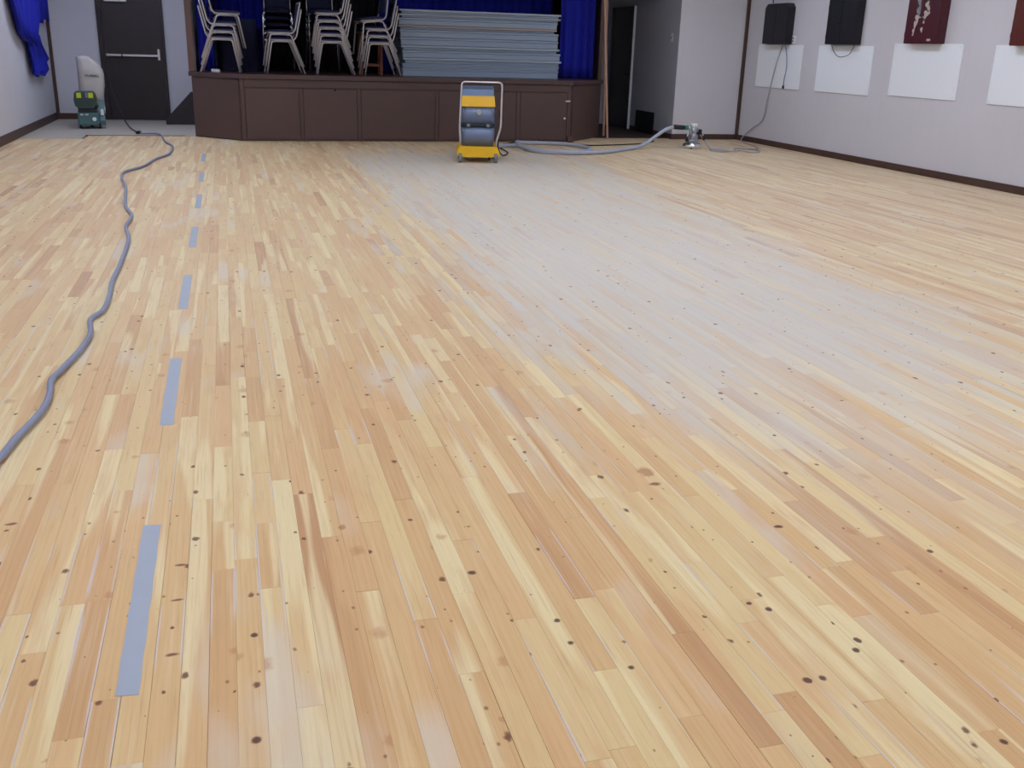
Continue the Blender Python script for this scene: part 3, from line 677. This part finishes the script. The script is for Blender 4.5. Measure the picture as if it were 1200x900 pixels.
cord('power_cord', [(-1.98, 17.12, .90), (-1.80, 17.08, .83), (-1.72, 17.05, .55), (-1.62, 16.9, .28), (-1.52, 16.7, .08), (-1.42, 16.4, .016), (-1.33, 16.0, .014), (-1.28, 15.78, .014)], .010, M['rubber'], 'black power cord', par=sd)
pl = thing('cable_connector', 'dark connector joining sander cord to grey floor cable', 'connector', (-1.28, 15.72, .004), -.4)
MB().lathe([(.012, -.06), (.02, -.05), (.02, 0), (.024, .005), (.024, .05), (.013, .06)], 12, axis='y', cz=.024).build('body', M['rubber'], pl); MB().lathe([(.0245, .01), (.0265, .014), (.0265, .026), (.0245, .03)], 12, axis='y', cz=.0265).build('collar', M['cable'], pl)
CP = [(-1.25, 15.66), (-.98, 15.54), (-.85, 14.47), (-.72, 13.78), (-.72, 12.85), (-.84, 12.29), (-.93, 11.55), (-1.07, 11.1), (-1.06, 10.62), (-.96, 9.87), (-.87, 8.79), (-.78, 8.26), (-.78, 7.76), (-.72, 7.25), (-.70, 6.47), (-.70, 5.93), (-.68, 5.58), (-.68, 5.27), (-.72, 5.09), (-.69, 4.83), (-.70, 4.58), (-.74, 4.28), (-.76, 4.14), (-.74, 3.96), (-.74, 3.77), (-.78, 3.5), (-.80, 3.33), (-.87, 2.97), (-.98, 2.4), (-1.2, 1.6), (-1.3, .6)]
cord('floor_cable', [(x, y, .017 if y < 15.3 else .021) for x, y in CP], .013, M['cable'], 'long grey cable snaking along the floor past the tape strips', 'cable', 6, 10)

# ------------------------------------------------------------------ grey tape strips
TP = [(1.94, 2.76), (3.58, 4.41), (5.30, 6.11), (6.98, 7.78), (8.69, 9.49), (10.38, 11.11), (12.19, 13.04)]
TL = ['beside the row of dark scuff marks', 'second strip up from the scuff marks', 'third strip up from the scuff marks', 'middle strip of the seven, fourth from the stage', 'third strip from the stage', 'second strip from the stage', 'strip closest to the stage']
TL = ['farthest from the stage of the seven', 'sixth from the stage', 'fifth from the stage', 'fourth from the stage', 'third from the stage', 'second from the stage', 'closest to the stage']
TX = [-.288, -.289, -.292, -.292, -.294, -.303, -.312]
for (y0, y1), lb, x in zip(TP, TL, TX):
    vs = []; fs = []; n = 12
    for k in range(n+1):
        y = y0+(y1-y0)*k/n-(y0+y1)/2; e = .0012*math.sin(k*2.3)
        s_ = .004 if k in (0, n) else 0
        vs += [(-.0245+e, y+s_*.4, 0), (.0245+e, y-s_, 0), (.0245+e, y-s_, .0008), (-.0245+e, y+s_*.4, .0008)]
    for k in range(n):
        for a in range(4): fs.append((4*k+a, 4*k+(a+1) % 4, 4*k+4+(a+1) % 4, 4*k+4+a))
    fs += [(0, 1, 2, 3), (4*n+3, 4*n+2, 4*n+1, 4*n)]
    mb = MB(); mb.add(vs, fs); o = mb.build('tape_strip', M['tape'], None, (x, (y0+y1)/2, .0003)); tag(o, 'grey tape strip stuck to the floor, '+lb, 'tape', 'grey tape strips in a dashed line')

# ------------------------------------------------------------------ yellow vacuum
vc = thing('dust_extractor', 'yellow and grey wheeled dust extractor with steel push handle', 'vacuum', (2.955, 12.05, 0), -.20)
mb = MB(); mb.prism([(-.265, .085), (-.265, .13), (-.235, .195), (.225, .195), (.255, .13), (.255, .085), (.20, .07), (-.21, .07)], -.10, .50, 'y'); mb.build('base', M['yellow'], vc)
for x in (-.225, .21):
    wv = MB().lathe([(.012, x-.024), (.05, x-.022), (.062, x-.016), (.062, x+.016), (.05, x+.022), (.012, x+.024)], 20, axis='x', cy=-.075, cz=.062).build('wheel', M['whl'], vc)
    MB().lathe([(.02, x-.028), (.02, x+.028)], 12, axis='x', cy=-.075, cz=.062).build('hub', M['rubber'], wv)
    MB().lathe([(.012, x-.02), (.075, x-.018), (.075, x+.018), (.012, x+.02)], 20, axis='x', cy=.45, cz=.075).build('rear_wheel', M['rubber'], vc)
MB().tube([(.13, -.06, .03), (.13, -.06, .075)], .014).build('stop_pin', M['rubber'], vc)
def rbox(z0, z1, xa, xb, ya, yb, xc=None, xd=None, yc=None, yd=None, rnd=.05, n=5):
    """rounded-corner tub, bottom xa..xb, ya..yb to top xc..xd, yc..yd"""
    xc = xa if xc is None else xc; xd = xb if xd is None else xd; yc = ya if yc is None else yc; yd = yb if yd is None else yd
    vs = []
    for z_, a, b, c, d in ((z0, xa, xb, ya, yb), (z1, xc, xd, yc, yd)):
        for (cx, cy, st_) in ((b-rnd, d-rnd, 0), (a+rnd, d-rnd, 1), (a+rnd, c+rnd, 2), (b-rnd, c+rnd, 3)):
            for k in range(n+1): t_ = math.pi/2*(st_+k/n); vs.append((cx+rnd*math.cos(t_), cy+rnd*math.sin(t_), z_))
    N = 4*(n+1); mb = MB(); mb.add(vs[:], [(k, (k+1) % N, N+(k+1) % N, N+k) for k in range(N)], True); mb.f += [tuple(reversed(range(N))), tuple(range(N, 2*N))]; mb.sm += [False]*2; return mb
rbox(.196, .425, -.205, .185, -.03, .42, -.215, .195, -.05, .42, .06).build('lower_tank', M['bluegrey'], vc)
rbox(.426, .462, -.218, .20, -.058, .425, rnd=.06).build('band', M['band'], vc)
for x in (-.13, .11): MB().box(x-.02, x+.02, -.072, -.0585, .425, .465, .004).build('latch', M['whl'], vc)
rbox(.463, .665, -.212, .195, -.05, .42, -.208, .188, -.045, .40, .06).build('upper_tank', M['bluegrey'], vc)
MB().lathe([(.038, -.051), (.038, -.066), (.026, -.07)], 18, axis='y', cx=0, cz=.60).build('inlet_cap', M['alu'], vc)
mb = MB(); mb.prism([(-.06, .666), (-.03, .79), (.40, .79), (.40, .666)], -.215, .195, 'x'); mb.v = [(x-(.012 if x > 0 else 0)*(z_ > .7), y, z_) for x, y, z_ in mb.v]; mb.build('yellow_panel', M['yellow'], vc)
mb = MB(); mb.prism([(-.028, .791), (.0, .865), (.20, .90), (.38, .86), (.40, .791)], -.205, .175, 'x'); mb.build('motor_lid', M['lidm'], vc)
MB().tube(rounded([(-.225, -.0, .19), (-.225, -.06, .26), (-.235, -.06, .42), (-.215, -.02, .95), (.275, -.02, .95), (.265, -.06, .42), (.215, -.06, .26), (.215, -.0, .19)], .05), .0125, 10).build('push_handle', M['steel'], vc)
# its black cord: from handle to the floor and along behind the coiled hose
vcd = cord('power_cord', [(3.22, 12.08, .62), (3.255, 12.16, .42), (3.27, 12.3, .16), (3.40, 12.55, .03), (3.62, 13.1, .010), (3.75, 14.0, .009), (4.2, 14.6, .009), (4.8, 14.52, .009), (5.11, 14.15, .009), (5.57, 14.2, .009), (6.1, 14.42, .009), (6.40, 14.68, .012)], .009, M['rubber'], 'black power cord', par=vc)
MB().lathe([(.01, -.04), (.022, -.03), (.026, .01), (.02, .03), (.006, .031), (.006, .05)], 12, axis='y', cz=.026).build('plug', M['rubber'], vcd, (6.43-3.22, 14.71-12.08, .003-.62)).rotation_euler = (0, 0, -.7)

# ------------------------------------------------------------------ hose: coil, then up to the edger
hp = [(3.13, 12.50, .30), (3.2, 12.8, .20), (3.38, 13.25, .06), (3.62, 13.68, .028), (3.84, 13.90, .028)]
cx, cy = 4.45, 13.60
def coil(k): a = math.radians(165+36*k); q = 1+.017*k; return (cx+.45*q*math.cos(a), cy+.60*q*math.sin(a), .028+.054*max(0., 1-abs(k-10)/1.6))
hp += [coil(k) for k in range(0, 13)]
hp += [(4.55, 12.86, .028), (4.95, 12.97, .028), (5.35, 13.31, .028), (5.70, 13.60, .035), (5.92, 13.74, .085), (6.10, 13.79, .19), (6.24, 13.80, .275), (6.36, 13.80, .31)]
def hose(name, pts, r, mat, label):
    P = spline(pts, 10); b = P[0].copy(); rr_ = [r*(1+.05*(1 if (i // 1) % 2 else -1)) for i in range(len(P))]
    o = MB().tube([p-b for p in P], rr_, 12).build(name, mat, None, b); return tag(o, label, 'hose')
hs = hose('vacuum_hose', hp, .026, M['hose'], 'thick grey vacuum hose coiled on the floor behind yellow extractor')
b = hs.location
MB().tube([Vector(p)-b for p in spline([coil(11.1), coil(11.5), coil(12), (4.36, 12.875, .032), (4.55, 12.86, .032)], 5)], .034, 14).build('cuff', M['hose'], hs)
MB().tube([Vector(p)-b for p in [(6.35, 13.80, .309), (6.37, 13.80, .311), (6.51, 13.80, .302), (6.54, 13.80, .30)]], [.026, .034, .034, .028], 12).build('grip', M['rubber'], hs)

# ------------------------------------------------------------------ edger
eg = thing('edge_sander', 'small chrome floor edging sander with upright motor on the floor', 'sander', (6.70, 13.82, .002))
MB().lathe([(.09, .004), (.135, .006), (.145, .03), (.14, .055), (.11, .08), (.06, .09)], 24, -.01, -.0).build('disc_guard', M['chrome'], eg)
MB().box(-.085, .075, -.05, .12, .085, .13, .012).build('gear_case', M['alu'], eg)
MB().lathe([(.055, .125), (.068, .13), (.068, .20), (.062, .205), (.062, .225), (.07, .23), (.07, .285), (.055, .30)], 20, .01, .03).build('motor', M['alu'], eg)
MB().lathe([(.05, .30), (.055, .305), (.055, .345), (.045, .358), (.02, .36)], 20, .012, .03).build('motor_cap', M['plate'], eg)
for k in range(8):
    a = 2*math.pi*k/8; MB().box(-.003, .003, .068, .076, .14, .195).build('cooling_fin', M['alu'], eg, (.01, .03, 0)).rotation_euler = (0, 0, a)
MB().tube(rounded([(.05, .0, .25), (.13, -.02, .24), (.15, -.03, .17)], .03), .011).build('handle', M['chrome'], eg)
MB().tube([(.15, -.03, .175), (.16, -.035, .12)], .018, 10).build('handle_grip', M['rubber'], eg)
MB().tube(rounded([(-.04, .0, .24), (-.10, -.03, .23), (-.12, -.04, .16)], .03), .011).build('handle', M['chrome'], eg)
MB().tube([(-.12, -.04, .165), (-.125, -.045, .11)], .018, 10).build('handle_grip', M['rubber'], eg)
MB().box(.07, .125, -.03, .06, .20, .275, .008).build('switch_box', M['rubber'], eg)
MB().tube(rounded([(.0, .02, .15), (-.05, -.02, .22), (-.07, -.02, .29), (-.11, -.02, .298)], .04), .028, 12).build('dust_pipe', M['alu'], eg)
MB().tube([(-.155, -.02, .30), (-.11, -.02, .298)], [.031, .034], 14).build('green_cuff', M['teal'], eg)
for a in (0, 2.1, 4.2): MB().lathe([(.008, .0), (.02, .001), (.02, .03), (.008, .031)], 10, .12*math.cos(a)-.01, .12*math.sin(a)).build('caster', M['rubber'], eg)
# its grey cable: loose loops on the floor, then up the right wall to the outlet
ep = [(6.80, 13.84, .22), (6.88, 13.78, .10), (6.90, 13.62, .02), (6.80, 13.42, .012), (6.86, 13.22, .012), (7.05, 13.28, .012), (7.02, 13.5, .02), (6.86, 13.55, .026), (6.84, 13.36, .026), (7.0, 13.18, .024), (7.18, 13.3, .012), (7.25, 13.55, .012), (7.42, 13.7, .012), (7.56, 13.5, .012), (7.50, 13.22, .012), (7.30, 13.12, .012), (7.22, 13.32, .024), (7.36, 13.54, .024), (7.62, 13.6, .014), (7.82, 13.9, .012), (7.98, 14.5, .012), (8.13, 14.98, .02), (8.185, 14.95, .12), (8.20, 14.75, .24), (8.203, 14.48, .38), (8.190, 14.37, .72), (8.190, 14.25, 1.16), (8.19, 14.13, 1.44), (8.17, 14.05, 1.515)]
cord('power_cable', ep, .0095, M['cable2'], 'grey power cable', 'cable', 7, 8, par=eg)
